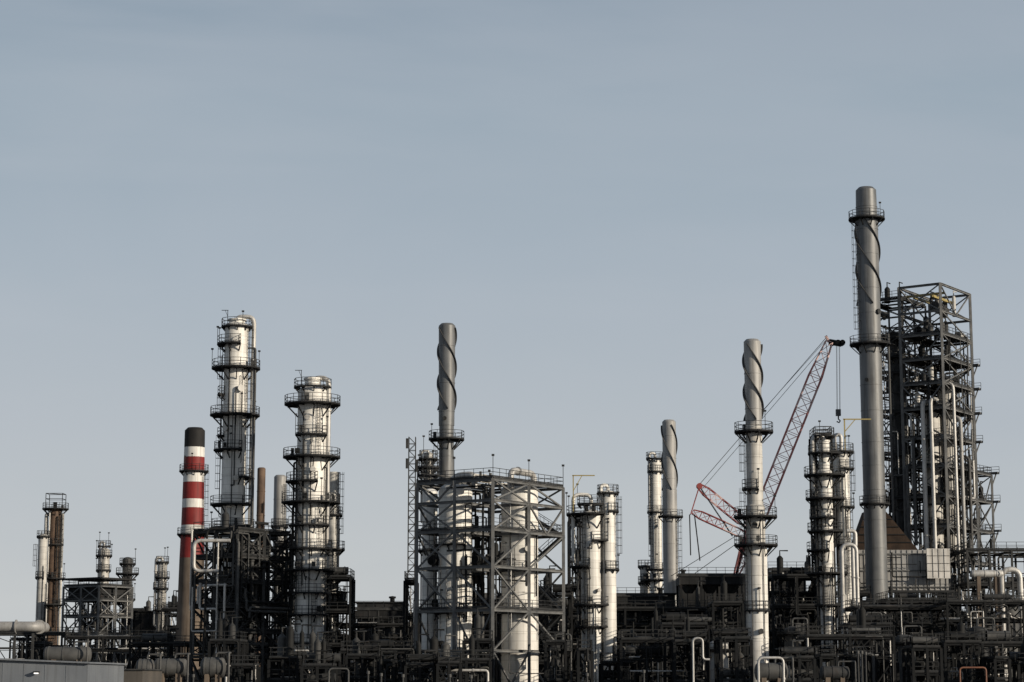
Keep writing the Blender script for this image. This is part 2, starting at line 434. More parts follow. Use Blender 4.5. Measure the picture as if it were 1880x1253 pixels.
def gear(th,n,lo,hi,zs,du=UD,dv=VD,ks=('pipegrey','dark','steelmid','dark')):
    up=Vector((0,0,1))
    for _ in range(n):
        z=random.choice(zs)+.3; c=du*U(lo[0],hi[0])+dv*U(lo[1],hi[1])+up*z; d=du; r=U(.3,.65); L=U(2,4.0); mb=MB(); k=random.choice(ks)
        if R()<.4:
            q=c+up*(r+.3); mb.tube([q-d*L/2,q+d*L/2],r,k,14); mb.tube([q-d*(L/2),q-d*(L/2-.15)],r*1.15,k,14); mb.tube([q+d*(L/2-.6),q+d*(L/2-.45)],r*1.15,k,14)
            for s in(-.3,.3): mb.beam(c+d*L*s,c+d*L*s+up*(.5),.4,'steel')
            mb.obj("heat_exchanger",th)
        else:
            h=U(1.5,3.2); mb.tube([c,c+up*h],r*.8,k,14); mb.tube([c+up*h,c+up*(h+.35)],r*.8,k,14,r2=r*.3); mb.tube([c+up*(h+.3),c+up*(h+1.1),c+up*(h+1.1)+d*1.2],.1,k,8); mb.obj("small_drum",th)
def vessel(x,y,z0,r,h,k,label,group="upright pressure vessels"):
    th=thing("pressure_vessel",label,"vessel",x,y,0,group); mb=MB()
    P=[(0.001,z0-r*.5)]+[(r*cos(q*pi/12),z0-.5*r*sin(q*pi/12)) for q in range(5,-1,-1)]; mb.lathe(P,k,24,split=False)
    mb.lathe([(r,z0),(r,z0+h)],k,24)
    P=[(r*cos(q*pi/12),z0+h+.5*r*sin(q*pi/12)) for q in range(6)]+[(0.001,z0+h+.5*r)]; mb.lathe(P,k,24,split=False)
    for z in (z0+.4,z0+h*.5,z0+h-.4): mb.lathe([(r,z),(r+.05,z+.01),(r+.05,z+.15),(r,z+.16)],k,24)
    mb.obj("vessel_shell",th)
    for a in(45,135,225,315): 
        lg=MB(); lg.beam(pol(r*.9,a,0),pol(r*.9,a,z0+.3),.22,'steel'); lg.obj("support_leg",th)
    pipe(th,[(0,0,z0+h+r*.45),(0,0,z0+h+r*.5+1),(r+.8,-.2,z0+h+r*.5+1),(r+.8,-.2,0.3)],.12,'pipegrey')
    if r>0.8: platform(th,z0+h-.3,r,r+1.0,180,380)
def drum(px0,px1,pyc,hr,D,k,label,zrot=0):
    x0,x1=Xp(px0,pyc,D),Xp(px1,pyc,D); z=Zp(pyc,D); r=m(hr,D); L=x1-x0; th=thing("horizontal_drum",label,"tank",(x0+x1)/2,D,0,"horizontal storage drums",zrot)
    mb=MB(); h=L/2-r*.4
    prof=[(0.001,-L/2)]+[(r*sin(q*pi/12),-h-.4*r*cos(q*pi/12)) for q in range(1,7)]+[(r*cos(q*pi/12),h+.4*r*sin(q*pi/12)) for q in range(0,6)]+[(0.001,L/2)]
    mb.lathe(prof,k,28,split=False); mb.v=[(v[2],v[1],v[0]+z) for v in mb.v]
    for q in(-.55,-.1,.4):
        mb.tube([(q*h*1.6-.08,0,z),(q*h*1.6+.08,0,z)],r+.05,k,28)
    mb.obj("drum_shell",th)
    for q in(-.6,.6): 
        s=MB(); s.box((q*h,0,(z-r*.6)/2),(.5,r*1.5,z-r*.6),'concrete'); s.obj("saddle",th)
    pipe(th,[(h*.3,0,z+r*.9),(h*.3,0,z+r+.5),(h*.3+1.6,0,z+r+.5),(h*.3+1.6,-r-.4,z+r+.5),(h*.3+1.6,-r-.4,.3)],r*.12,'pipegrey')
    return th
def rack(px0,px1,D,pys,depth=7,bay=6,np=6,k='steel',label="dark steel pipe rack carrying bundles of pipes",rails=True,keys=('silver','pipegrey','dark','dark','dark','dark','steelmid'),rp=16):
    x0,x1=Xp(px0,1150,D),Xp(px1,1150,D); L=x1-x0; th=thing("pipe_rack",label,"pipe rack",(x0+x1)/2,D,0,"pipe racks across the refinery")
    zs=sorted(Zp(p,D) for p in pys); n=max(1,int(round(L/bay)))
    frame(th,n,1,L,depth,zs,.3,k,X1,Y1,off=(-L/2,0),brace='DXVK',dens=.45,decks=zs[-1:] if rails else [],rails=rails,walk=1.0)
    for z in zs:
        for q in range(np):
            y=.7+(depth-1.4)*q/max(1,np-1); r=U(.06,.2); a=U(-L/2,L/5); b=min(L/2,a+U(.2,.6)*L); zz=z+.25+r
            pts=[(a,y,zz),(b,y,zz)]
            if R()<.6: pts.append((b,y,max(.5,zz-U(1,7))))
            if R()<.6: pts.insert(0,(a,y,zz+random.choice((-1,1))*U(.8,2.4)))
            if R()<.3 and b-a>8:
                t=U(a+2,b-4); h=U(.6,1.4); i=[p for p in pts].index((b,y,zz)); pts[i:i]=[(t,y,zz),(t,y,zz+h),(t+2,y,zz+h),(t+2,y,zz)]
            pipe(th,pts,r,random.choice(keys),n=8)
    rpipes(th,rp,(-L/2,-1.0,.5),(L/2,0.2,zs[-1]+.5),X1,Y1,.05,.14,keys,vert=.7)
    gear(th,max(3,int(L/6)),(-L/2+2,1),(L/2-2,depth-1),zs,X1,Y1)
    return th
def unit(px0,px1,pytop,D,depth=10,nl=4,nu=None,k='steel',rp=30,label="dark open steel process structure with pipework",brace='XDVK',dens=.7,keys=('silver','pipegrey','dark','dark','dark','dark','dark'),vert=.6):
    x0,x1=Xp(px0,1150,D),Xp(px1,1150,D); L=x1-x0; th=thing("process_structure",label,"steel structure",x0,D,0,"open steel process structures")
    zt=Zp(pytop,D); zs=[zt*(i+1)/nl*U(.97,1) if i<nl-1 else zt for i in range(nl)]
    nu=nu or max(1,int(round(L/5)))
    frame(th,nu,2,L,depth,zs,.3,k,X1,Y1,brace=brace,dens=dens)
    rpipes(th,rp,(0,-.6,1),(L,depth,zt+.8),X1,Y1,.05,.2,keys,vert=vert)
    if L>3: gear(th,nl*2,(1,1),(L-1,depth-1),zs,X1,Y1)
    return th

# ================================================================ SETTING
mb=MB(); mb.add([(-4000,-200,0),(4000,-200,0),(4000,8000,0),(-4000,8000,0)],[(0,1,2,3)],'gravel'); g=mb.obj("ground"); g["kind"]="structure"

# ---------- striped chimney
stack("tall tapered red and white striped chimney with black top",354,950,380,
 [(791,822,18.5,18.8,'black'),(822,840,18.8,19,'white'),(840,868,19,19.3,'red'),(868,886,19.3,19.5,'white'),(886,917,19.5,20,'red'),
  (917,933,20,20.2,'white'),(933,965,20.2,20.8,'red'),(965,981,20.8,21.2,'white'),(981,1025,21.2,22.4,'red'),(1025,None,22.4,27,'concrete')],
 plats=[(865,27,0,360),(981,28,0,360)],ladders=[(865,981,-20),(981,1160,-20)],name="striped_chimney")

# ---------- column tall silver
D=300
t=column("tall silver insulated column ringed with dark railed platforms",431,780,D,[(602,None,22,'alum')],
 plats=[(600,29,0,360),(632,36,130,290),(676,45,0,360),(724,33,150,215),(762,46,0,360),(800,32,150,220),(826,38,170,300),(876,36,300,400),(926,42,160,330),(968,40,0,360)],
 ladders=[(600,676,-15),(676,762,-25),(762,926,-18),(632,724,185),(724,800,178),(800,926,188)],
 over=(0,32,578,985,4.2,'silver'),neck=(15,590),manways=[(716,-62,5),(790,-120,4),(880,-75,4)],risers=6,
 pipes=[(-8,37,640,965,1.6,'pipegrey'),(12,36,680,965,2,'dark')])
davit(t,-1.2,-1.2,Zp(600,D),h=2.2,l=.9,ang=pi,w=.08)
# ---------- column 2
D=290
t=column("broad silver column with ringed platforms and curved top pipe",572,850,D,[(722,None,27,'alum')],
 plats=[(711,35,0,360),(742,52,0,360),(799,40,225,320),(839,53,0,360),(884,47,150,290),(922,54,150,400),(964,42,200,330),(1007,40,0,360),(1046,46,180,380),(1088,38,170,390),(1128,40,200,340),(1180,36,150,390)],
 ladders=[(711,742,-120),(742,839,-60),(839,922,-125),(922,1007,-50),(1007,1088,-120),(1088,1180,-70),(1180,1240,-110)],
 over=(-5,30,690,1000,4.5,'silver'),neck=(15,698),manways=[(770,-100,4),(865,-80,4),(1060,-75,5)],risers=7,
 pipes=[(-25,33,860,1180,1.6,'pipegrey'),(185,32,850,1100,2,'pipegrey'),(200,34,930,1240,2,'dark')])
davit(t,-1.5,-1.2,Zp(711,D),h=2.2,l=.9,ang=pi,w=.08)
column("slim silver vent column beside the broad column",611,950,310,[(868,None,11,'alum_dull')],
 plats=[(1008,23,0,360),(1058,24,0,360),(1090,26,0,360),(945,18,180,360)],ladders=[(868,1008,-30),(1008,1090,-60)],dome=False,risers=3)
stack("short grey vent stack behind pipework",514,920,330,[(876,None,11.5,11.5,'stackpale')],plats=[(966,16,0,360)],ladders=[(890,966,-40)])
stack("plain rusty brown vent stack",479,920,325,[(861,None,7.5,7.5,'rust')])
# frame below
D=285
t=thing("process_structure","dark braced steel tower packed with pipework and vessels","steel structure",Xp(436,1000,D),D,0,"open steel process structures")
zs=sorted(Zp(p,D) for p in(974,1022,1068,1114,1160,1206))
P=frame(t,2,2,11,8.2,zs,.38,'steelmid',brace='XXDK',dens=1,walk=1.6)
stairs(t,P,2,0,1,zs)
rpipes(t,62,(0,0,2),(11,8.2,zs[-1]+1.2),rmin=.08,rmax=.3,keys=('pipegrey','dark','dark','pipegrey'),vert=.6)
rpipes(t,14,(-.3,-.6,8),(11,0,zs[-1]+1.6),keys=('pipegrey','dark'),rmax=.2)
rpipes(t,10,(-.8,0,8),(-.1,8.2,zs[-1]+1.2),keys=('silver','pipegrey'),rmax=.2)
gear(t,26,(1.5,1.5),(9.5,7),zs)
for (a,b,rr) in((2,3,1.0),(6,4,1.2),(3,6,.9)):
    q=UD*a+VD*b; vessel(t.location.x+q.x,D+q.y,6,rr,9,'pipegrey',"grey upright vessel inside dark steel tower")
x=Xp(362,1000,284); t=thing("pipe_loop","pair of dull pipes bending down beside steel tower","pipe",x,284,0,"looping foreground pipes")
pipe(t,[(4.5,2,Zp(968,283)),(1.0,2,Zp(968,283)),(1.0,2,0.2)],.18,'dark',br=.8); pipe(t,[(4.5,0,Zp(992,283)),(-.4,0,Zp(992,283)),(-.4,0,Zp(1048,283)),(3,0,Zp(1048,283))],.26,'silver',br=.9)
unit(505,545,1000,300,8,5,1,rp=18); unit(596,642,1062,302,8,4,1,rp=20)
unit(520,600,1205,262,8,2,2,rp=16); unit(385,440,1180,262,8,2,2,rp=16)

# ---------- far left group
D=430
t=column("weathered brown column with open railed top platform",98,1050,D,[(936,None,11.5,'rust')],plats=[(934,24,0,360),(1062,22,250,400),(1000,18,260,350),(1110,22,200,380)],
 ladders=[(934,1062,-30),(1062,1200,-50)],pipes=[(185,16,945,1190,3.5,'alum_dull'),(-10,15,945,None,2.2,'alum_dull'),(-120,15,940,1180,1.5,'silver'),(-60,15,950,1150,1.2,'dark')],dome=False,risers=7)
mb=MB(); z=Zp(934,D)
for a in(45,135,225,315): mb.beam(pol(2.4,a,z),pol(2.4,a,z+3.0),.12,'steel')
for a in(45,135,225,315):
    for h in(1.9,3.0): mb.beam(pol(2.4,a,z+h),pol(2.4,a+90,z+h),.1,'steel')
mb.beam(pol(2.4,225,z+3.0),pol(2.4,45,z+3.0),.1,'steel'); mb.obj("top_frame",t)
column("slim silver column behind brown tower",76,1080,425,[(985,None,8.5,'alum_dull')],plats=[(1060,12,150,300),(985,12,0,360)],ladders=[(1000,1060,200)],risers=4)
column("small silver column with railed top",190,1050,430,[(1012,None,10.5,'alum_dull')],plats=[(1003,12,0,360),(1020,15,0,360),(1047,14,180,360)],ladders=[(1003,1047,-80)],over=(180,8,994,1060,2,'silver'),risers=2)
column("dark slim column with wide platform",233,1080,430,[(1028,None,9,'pipegrey')],plats=[(1035,15,0,360),(1053,21,0,360),(1100,16,180,380)],ladders=[(1035,1053,-60),(1053,1150,-60)],risers=4)
column("slender silver column wrapped in pipes",297,1080,420,[(1035,None,8.5,'alum_dull')],plats=[(1032,12,0,360),(1060,14,180,360),(1080,16,150,330),(1120,15,0,360)],ladders=[(1032,1160,-60)],over=(200,12,1022,1150,2.5,'silver'),risers=4)
# dark roofed braced steel structure set square to the plant grid
D=405
t=thing("process_structure","dark roofed steel structure with braced frames and pipes","steel structure",Xp(182,1080,D),D,0,"open steel process structures")
zs=sorted(Zp(p,D) for p in(1076,1102,1132,1165,1198))
P=frame(t,2,2,9,9.8,zs,.36,'steelgrey',brace='XXDK',dens=1,walk=1.6)
rpipes(t,40,(0,0,3),(9,9.8,zs[-1]),keys=('pipegrey','dark','dark','silver'),rmax=.24,vert=.5); gear(t,14,(1.5,1.5),(7.5,8),zs[:4])
mb=MB()
c=UD*4.5+VD*4.9+Vector((0,0,zs[-1]+1.5)); mb.box(c,(9.8,10.6,.35),'cladding',math.atan2(UD.y,UD.x)); mb.obj("roof",t)
mb=MB(); c=UD*4.7+VD*5.2+Vector((0,0,(zs[-1]+zs[-2])/2+.4)); mb.box(c,(7.6,8.4,zs[-1]-zs[-2]),'cladding',math.atan2(UD.y,UD.x)); mb.obj("wall",t)
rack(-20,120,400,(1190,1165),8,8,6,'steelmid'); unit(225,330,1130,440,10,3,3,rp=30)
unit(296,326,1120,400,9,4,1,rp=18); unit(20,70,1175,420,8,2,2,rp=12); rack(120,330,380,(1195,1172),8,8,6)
def clad(px0,px1,py,D,dep=12,k='cladding',label="dark clad process building behind pipework"):
    x0,x1=Xp(px0,1150,D),Xp(px1,1150,D); L=x1-x0; z=Zp(py,D); t=thing("process_building",label,"building",(x0+x1)/2,D,0,"clad process buildings")
    mb=MB(); mb.box((0,dep/2,z/2),(L,dep,z),k)
    n=max(3,int(L/1.5))
    for i in range(n+1): mb.box((-L/2+.1+i*(L-.2)/n,-.05,z/2),(.12,.1,z-.3),k)
    mb.obj("wall",t)
    rf=MB(); rf.box((0,dep/2,z+.13),(L+.6,dep+.6,.25),'steel'); rf.obj("roof",t)
    for i in range(max(1,int(L/14))):
        rf=MB(); a=U(-L/2+1,L/2-1); rf.lathe([(.4,z+.25),(.4,z+1.0),(.6,z+1.0),(.6,z+1.3),(0.001,z+1.4)],'steel',14,(a,dep/2)); rf.obj("roof_vent",t)
    return t
clad(243,292,1124,425); clad(655,742,1108,350,10,label="low dark roofed shed with open side")
clad(60,250,1192,445); clad(300,430,1170,440)
D=370; x0=Xp(-60,1150,D); t=thing("large_duct","large horizontal grey duct on trestles","pipe",x0,D); L=Xp(68,1150,D)-x0
pipe(t,[(0,0,Zp(1151,D)),(L,0,Zp(1151,D)),(L,6,Zp(1151,D))],m(9.5,D),'stackpale',n=18,br=2)
for i in range(4): mb=MB(); mb.beam((2+i*3.2,0,0),(2+i*3.2,0,Zp(1163,D)),.4,'steelmid'); mb.obj("support_leg",t)
drum(80,168,1202,14,215,'pipegrey',"grey horizontal drum on concrete saddles"); drum(250,284,1226,15,225,'pipegrey',"small grey horizontal drum end on saddles")
drum(282,345,1226,16,228,'pipegrey',"dark grey horizontal drum with domed ends"); drum(368,415,1226,18,232,'pipegrey',"grey domed drum among dark pipework")
# shed near, shallow mono-pitch roof
D=150; x1=Xp(161,1230,D); x0=Xp(-80,1230,D); L=x1-x0; za=Zp(1209,D); zb=Zp(1219,D)
t=thing("metal_shed","low slate grey metal shed with gently sloping roof","building",(x0+x1)/2,D)
mb=MB(); h=L/2
mb.add([(-h,0,0),(h,0,0),(h,14,0),(-h,14,0),(-h,0,za),(h,0,zb),(h,14,zb),(-h,14,za)],[(0,1,5,4),(1,2,6,5),(2,3,7,6),(3,0,4,7),(4,5,6,7),(3,2,1,0)],'shed')
for i in range(int(L/1.5)):
    x=-h+.3+i*1.5; zz=za+(zb-za)*(x+h)/L; mb.box((x,-.012,zz/2-.05),(.05,.02,zz-.3),'shed')
mb.obj("wall",t)
mb=MB(); e=.12; mb.add([(-h-.1,-.3,za+.01),(h+.2,-.3,zb+.01),(h+.2,14.3,zb+.01),(-h-.1,14.3,za+.01),(-h-.1,-.3,za+e),(h+.2,-.3,zb+e),(h+.2,14.3,zb+e),(-h-.1,14.3,za+e)],[(0,1,5,4),(1,2,6,5),(2,3,7,6),(3,0,4,7),(4,5,6,7),(3,2,1,0)],'shed'); mb.obj("roof",t)
lm=MB(); lx=Xp(68,1237,D)-(x0+x1)/2; lm.box((lx,-.25,Zp(1234,D)),(.4,.4,.08),'steel'); fl=lm.obj("floodlight",t); l2=MB(); l2.box((lx,-.3,Zp(1236.5,D)),(.28,.2,.09),'lampglow'); l2.obj("lamp",fl)
D=180; x0=Xp(164,1230,D); x1=Xp(262,1230,D); t=thing("storage_building","low dark brown building with flat roof","building",(x0+x1)/2,D); mb=MB(); z=Zp(1231,D); mb.box((0,5,z/2),(x1-x0,10,z),'beige'); mb.obj("wall",t); mb=MB(); mb.box((0,5,z+.06),(x1-x0+.3,10.3,.12),'steelmid'); mb.obj("roof",t)

# ---------- central stack with strakes
stack("grey stack with helical strakes and a ring platform",820,750,300,[(599,782,15.5,14.5,'stackgrey'),(782,None,13.5,14.5,'stackgrey')],plats=[(806,33,0,360)],strake=(604,752,.85),ladders=[(806,890,-150)],ports=[(770,-100,3)])
column("slim silver column with cluttered top platforms",786,880,296,[(835,None,9,'alum_dull')],plats=[(842,17,0,360),(858,20,0,360),(872,20,0,360),(895,22,0,360)],over=(180,12,826,960,2,'silver'),ladders=[(842,895,-60)],risers=8)
# lattice mast
D=310; x=Xp(756,930,D); t=thing("lattice_mast","narrow lattice ladder mast with small antennas","mast",x,D); mb=MB(); w=.5; zt=Zp(803,D)
for sx in(-w,w):
    for sy in(-w,w): mb.beam((sx,sy,0),(sx,sy,zt),.12,'steelmid')
z=.5; f=1
while z<zt-1:
    for s in(-w,w):
        mb.beam((-w*f,s,z),(w*f,s,z+1),.07,'steelmid'); mb.beam((s,-w*f,z),(s,w*f,z+1),.07,'steelmid'); mb.beam((-w,s,z),(w,s,z),.07,'steelmid')
    z+=1; f=-f
mb.obj("mast_frame",t)
for h,s in((zt-4,-1),(zt-4.5,1),(zt-1,-1)): mb=MB(); mb.box((s*.75,-.6,h),(.35,.25,1.5),'steelmid'); mb.obj("antenna_panel",t)
# ---------- central big frame
D=258; cx=Xp(905,900,D)
t=thing("process_structure","tall grey steel frame enclosing two silver columns","steel structure",cx,D,0,"open steel process structures")
zs=sorted(Zp(p,D) for p in(880,918,972,1040,1120,1195))
LU,LV=15.8,11.8
P=frame(t,2,2,LU,LV,zs,.4,'steelgrey',brace='XKD',dens=.72,decks=[zs[5],zs[3],zs[1]],walk=1.0,bf=.5)
stairs(t,P,2,0.1,1.2,zs[:5])
rpipes(t,8,(.4,.3,4),(15,1.0,zs[-1]),keys=('silver','pipegrey','dark','dark'),rmax=.12,rmin=.05,vert=.7)
rpipes(t,12,(.3,.4,4),(2,11.5,zs[-1]),keys=('silver','pipegrey','dark','dark'),rmax=.13,rmin=.05,vert=.7)
rpipes(t,34,(8,7.4,4),(15,11.5,zs[-1]),keys=('pipegrey','dark','dark'),rmax=.24,rmin=.06,vert=.7)
rpipes(t,12,(.5,.3,zs[-1]),(15,11.3,zs[-1]+1.2),keys=('silver','pipegrey','alum_dull'),rmax=.24)
gear(t,16,(2,8.5),(14,11),zs[:5]); gear(t,5,(1.5,1),(4,4),zs[:5])
h=zs[-1]+1.7
pipe(t,[UD*6+VD*1.5+Vector((0,0,h-2.3)),UD*6+VD*1.5+Vector((0,0,h)),UD*12+VD*2+Vector((0,0,h)),UD*12+VD*2+Vector((0,0,h-3.5))],.42,'silver',br=1.1,n=14)
pipe(t,[UD*3+VD*5+Vector((0,0,h-2.3)),UD*3+VD*5+Vector((0,0,h-.6)),UD*3+VD*8+Vector((0,0,h-.6)),UD*3+VD*10+Vector((0,0,h-3))],.42,'silver',br=1.1,n=14)
for a,b in((0,0),(0,6),(0,11.8),(15.8,0),(7.9,0),(15.8,11.8)):
    mb=MB(); q=UD*a+VD*b; mb.beam(q+Vector((0,0,zs[-1])),q+Vector((0,0,zs[-1]+3.0)),.08,'rail'); mb.box(q+Vector((0,0,zs[-1]+3.0)),(.35,.25,.25),'rail'); mb.obj("lamp_post",t)
column("wide bright silver reactor column within the grey frame",954,1000,268.6,[(903,None,34,'alum')],plats=[(1048,43,190,290),(1125,43,190,290)],risers=3,manways=[(1010,-70,4),(1090,-110,4)],ladders=[(1048,1125,-110)])
column("wide silver column within the shaded side of the frame",836,1000,266.5,[(903,None,31,'alum')],plats=[(1000,40,200,300),(1125,40,200,300)],risers=3)
column("slim silver column at the edge of the frame",789,1000,274,[(905,None,14,'alum')],plats=[(1010,22,0,360)],risers=3)
unit(742,762,1068,285,8,4,1,rp=14); unit(970,1040,1120,285,8,4,2,rp=30); unit(870,915,1110,290,8,3,1,rp=22); unit(770,900,1216,240,6,2,3,rp=20)

# ---------- column cluster with davit
D=300
t=column("silver column with wide platform and looping top pipes",1086,1030,D,[(946,None,19,'alum')],plats=[(944,46,130,300),(925,26,0,360),(992,34,270,400),(1040,42,150,260),(1110,34,150,390),(1150,32,180,360)],
 ladders=[(946,1040,-130),(1040,1150,-120)],over=(180,33,905,1035,3.6,'alum'),manways=[(1000,-90,3),(1085,-60,3)],risers=4,pipes=[(200,27,960,1150,2,'pipegrey'),(175,40,965,1020,3,'pipegrey')])
davit(t,-2.6,-1,Zp(946,D),'yellow',5.6,3.1,0,.15); davit(t,.8,-1.5,Zp(946,D),'steel',3.0,1.3,0,.1)
column("tall narrow silver column with pipe bends",1117,1030,300,[(908,None,14,'alum')],plats=[(905,20,0,360),(938,20,270,400),(1045,20,250,400)],over=(200,14,888,1010,3.2,'alum'),ladders=[(912,1045,-20)],risers=3)
unit(1046,1068,955,312,6,6,1,rp=14)
# ---------- pair
D=380
stack("pale grey stack with helical strakes near slim column",1230,930,D,[(775,900,12.5,12.5,'stackpale'),(900,None,13.2,13.6,'stackpale')],strake=(782,900,.65),plats=[(948,24,200,400)],ladders=[(948,1090,-30)])
t=column("slim silver column with dark railed platforms",1204,950,385,[(848,None,11,'alum')],plats=[(842,17,0,360),(866,15,0,360),(940,16,180,360),(1045,20,150,360),(1065,30,130,300)],over=(200,12,830,1000,2.5,'silver'),ladders=[(842,1045,-130)],risers=4)
column("short dull vessel column with platform",1184,1060,388,[(1042,None,9,'alum_dull')],plats=[(1040,13,0,360),(1070,13,0,360)],risers=3)

# ---------- stack 1385
D=270
t=stack("grey straked stack with three railed ring platforms",1385,850,D,[(628,780,15.8,15,'stackpale'),(780,930,15,15,'alum_dull'),(930,1003,17.5,17.5,'alum_dull'),(1003,None,20,20,'alum')],
 strake=(634,772,.8),plats=[(792,36,0,360),(948,40,0,360),(1000,40,0,360),(1120,24,180,400),(897,24,180,280)],ladders=[(792,897,-170),(897,1000,-160),(1000,1120,-150)],ports=[(965,-100,4),(1160,-80,4)])
for a in(-60,-120,190): pipe(t,[pol(1.1,a,Zp(940,D)),pol(1.55,a,Zp(940,D)),pol(1.55,a,.4)],.06,'pipegrey',n=8,flange=False)
# ---------- column pair 1520
D=300
t=column("silver column crowded with dark platforms",1517,1000,D,[(868,None,13.5,'alum')],plats=[(800,20,0,360),(832,30,130,410),(872,38,0,360),(915,36,0,360),(950,30,180,300),(975,34,150,330),(1010,36,130,270),(1052,38,140,360),(1110,24,180,360),(1190,24,180,360)],
 ladders=[(800,872,-120),(872,975,-140),(975,1052,-120),(1052,1190,-110)],over=(190,22,797,905,4,'silver'),risers=6,pipes=[(200,20,900,1150,2,'pipegrey')],neck=(10,812))
pipe(t,[(3,0,Zp(975,D)),(4.2,0,Zp(975,D)),(4.2,0,Zp(1005,D)),(3.6,-1,Zp(1005,D)),(3.6,-1,2)],.3,'silver')
t2=column("silver column with yellow lifting beam on top",1549,1000,304,[(835,None,13.5,'alum')],plats=[(829,23,0,360),(860,22,250,400),(930,22,250,400),(1000,22,230,380)],over=(170,12,795,905,3.5,'silver'),ladders=[(829,930,-30),(930,1110,-60)],risers=5)
davit(t2,.4,-1,Zp(829,304),'yellow',4.6,3.9,0,.18)
unit(1505,1535,800,308,6,9,1,rp=24)

# ---------- tall chimney and heater
D=316
t=stack("very tall dark grey stack with strakes and two ring platforms",1598,650,D,[(350,405,19,20,'stackgrey'),(405,600,20.5,20.5,'stackgrey'),(600,None,20.5,19.5,'stackgrey')],
 strake=(405,560,.75),plats=[(402,34,0,360),(632,38,0,360),(925,28,180,420)],ladders=[(402,632,200),(632,925,-10)],ports=[(575,-50,4),(700,-120,3)])
D=321
x=Xp(1657,1040,D); t=thing("fired_heater","grey ribbed furnace box with dark sloping hood","furnace",x,D+3)
mb=MB(); z1=Zp(1010,D); L=m(166,D); zc=Zp(1086,D)
mb.box((0,0,(zc+z1)/2),(L,6,z1-zc),'stackpale')
for i in range(17): mb.box((-L/2+.3+i*(L-.6)/16,-3.06,(zc+z1)/2),(.16,.12,z1-zc-.05),'stackpale')
for q in(.1,.5,.9): mb.beam((-L/2,-3.15,zc+(z1-zc)*q),(L/2,-3.15,zc+(z1-zc)*q),.2,'steelgrey')
mb.obj("furnace_box",t)
zt=Zp(938,D); b=m(24,D); c0=Xp(1598,960,D)-x
vs=[(c0-2.6,-2.4,z1),(b+.6,-2.4,z1),(b+.6,3,z1),(c0-2.6,3,z1),(c0-.5,-1.5,zt),(c0+2.7,-1.5,zt),(c0+2.7,1.7,zt),(c0-.5,1.7,zt)]
mb=MB(); mb.add(vs,[(3,2,1,0),(4,5,6,7),(0,1,5,4),(1,2,6,5),(2,3,7,6),(3,0,4,7)],'rustdark')
for q in(.2,.4,.6,.8):
    A=Vector(vs[0]).lerp(Vector(vs[4]),q);B=Vector(vs[1]).lerp(Vector(vs[5]),q); o=Vector((0,-.1,0)); mb.beam(A+o,B+o,.14,'steel')
mb.obj("hood",t)
rpipes(t,9,(-L/2,-4.2,zc-1),(L/2,-3.4,z1+.8),X1,Y1,.05,.12,('pipegrey','dark','dark'),vert=.6)
mb=MB(); mb.box((L/2-1.8,-4.6,Zp(1036,D)),(3.5,.4,m(54,D)),'panelwhite')
for i in range(1,4): mb.box((L/2-3.55+i*.87,-4.83,Zp(1036,D)),(.06,.05,m(52,D)),'steelmid')
for i in(-1,0,1): mb.box((L/2-1.8,-4.84,Zp(1036+i*14,D)),(3.4,.05,.06),'steelmid')
mb.obj("wind_panel",t)
for i in range(5):
    for y in(-2.7,2.7): lg=MB(); lg.beam((-L/2+.5+i*(L-1)/4,y,0),(-L/2+.5+i*(L-1)/4,y,zc),.45,'steel'); lg.obj("support_leg",t)
wk=MB(); wk.box((0,-4.2,zc-.2),(L+1,1.8,.2),'grate'); w=wk.obj("walkway",t); rb=MB(); rail_line(rb,(-L/2-.5,-5.0,zc-.1),(L/2+.5,-5.0,zc-.1)); rb.obj("railing",w)

# ---------- big frame right
D=330
t=thing("process_structure","huge open steel reactor tower with braced upper frame","steel structure",Xp(1735,800,D),D,0,"open steel process structures")
zs=sorted(Zp(p,D) for p in(521,570,612,657,702,748,802,855,910,966,1030))
P=frame(t,1,1,12.2,7.2,zs,.4,'steelgrey',brace='XXDK',dens=1,decks=zs[:9],walk=2.4,bf=.45)
zs2=sorted(Zp(p,D) for p in(538,572,606,640,675,712,748,788,828,868,910,966,1030))
P2=frame(t,2,1,9.5,6.6,zs2,.28,'steelmid',off=(1,7.2),brace='XDK',dens=.8,walk=1.2,decks=zs2[::2])
zs3=sorted(Zp(p,D) for p in(802,857,910,968,1030))
P3=frame(t,1,1,6.6,7.2,zs3[:-1],.32,'steelgrey',off=(12.2,0),brace='KXD',dens=1,walk=1.6)
stairs(t,P,1,0.1,.9,zs[:9],inset=1.2)
for py in(657,702,748,802,855,910,966):
    z=Zp(py,D)+.3; mb=MB(); e=UD*(18.8 if py>850 else 12.2)
    mb.beam(e+VD*-1.1+Vector((0,0,z)),e+VD*7.5+Vector((0,0,z)),.3,'steelgrey')
    a=e+UD*1.0; mb.beam(a+VD*-.6+Vector((0,0,z)),a+VD*7.5+Vector((0,0,z)),1.9,'grate',.16)
    for q in(0,3.5,7): mb.beam(e+VD*q+Vector((0,0,z-2.2)),e+UD*1.9+VD*q+Vector((0,0,z-.1)),.16,'steelgrey')
    o=mb.obj("cantilever_walkway",t); rb=MB(); rail_line(rb,e+UD*1.9+VD*-.6+Vector((0,0,z+.1)),e+UD*1.9+VD*7.5+Vector((0,0,z+.1))); rb.obj("railing",o)
lo,hi=(0,0,3),(12,7,zs[8]); rpipes(t,60,lo,hi,rmin=.07,rmax=.24,vert=.7,keys=('silver','pipegrey','pipegrey','dark','dark'))
rpipes(t,36,(0.3,6.0,20),(10.5,13.8,zs2[-1]+.6),rmin=.06,rmax=.2,vert=.7,keys=('silver','pipegrey','dark','steelmid'),name="instrument_pipe")
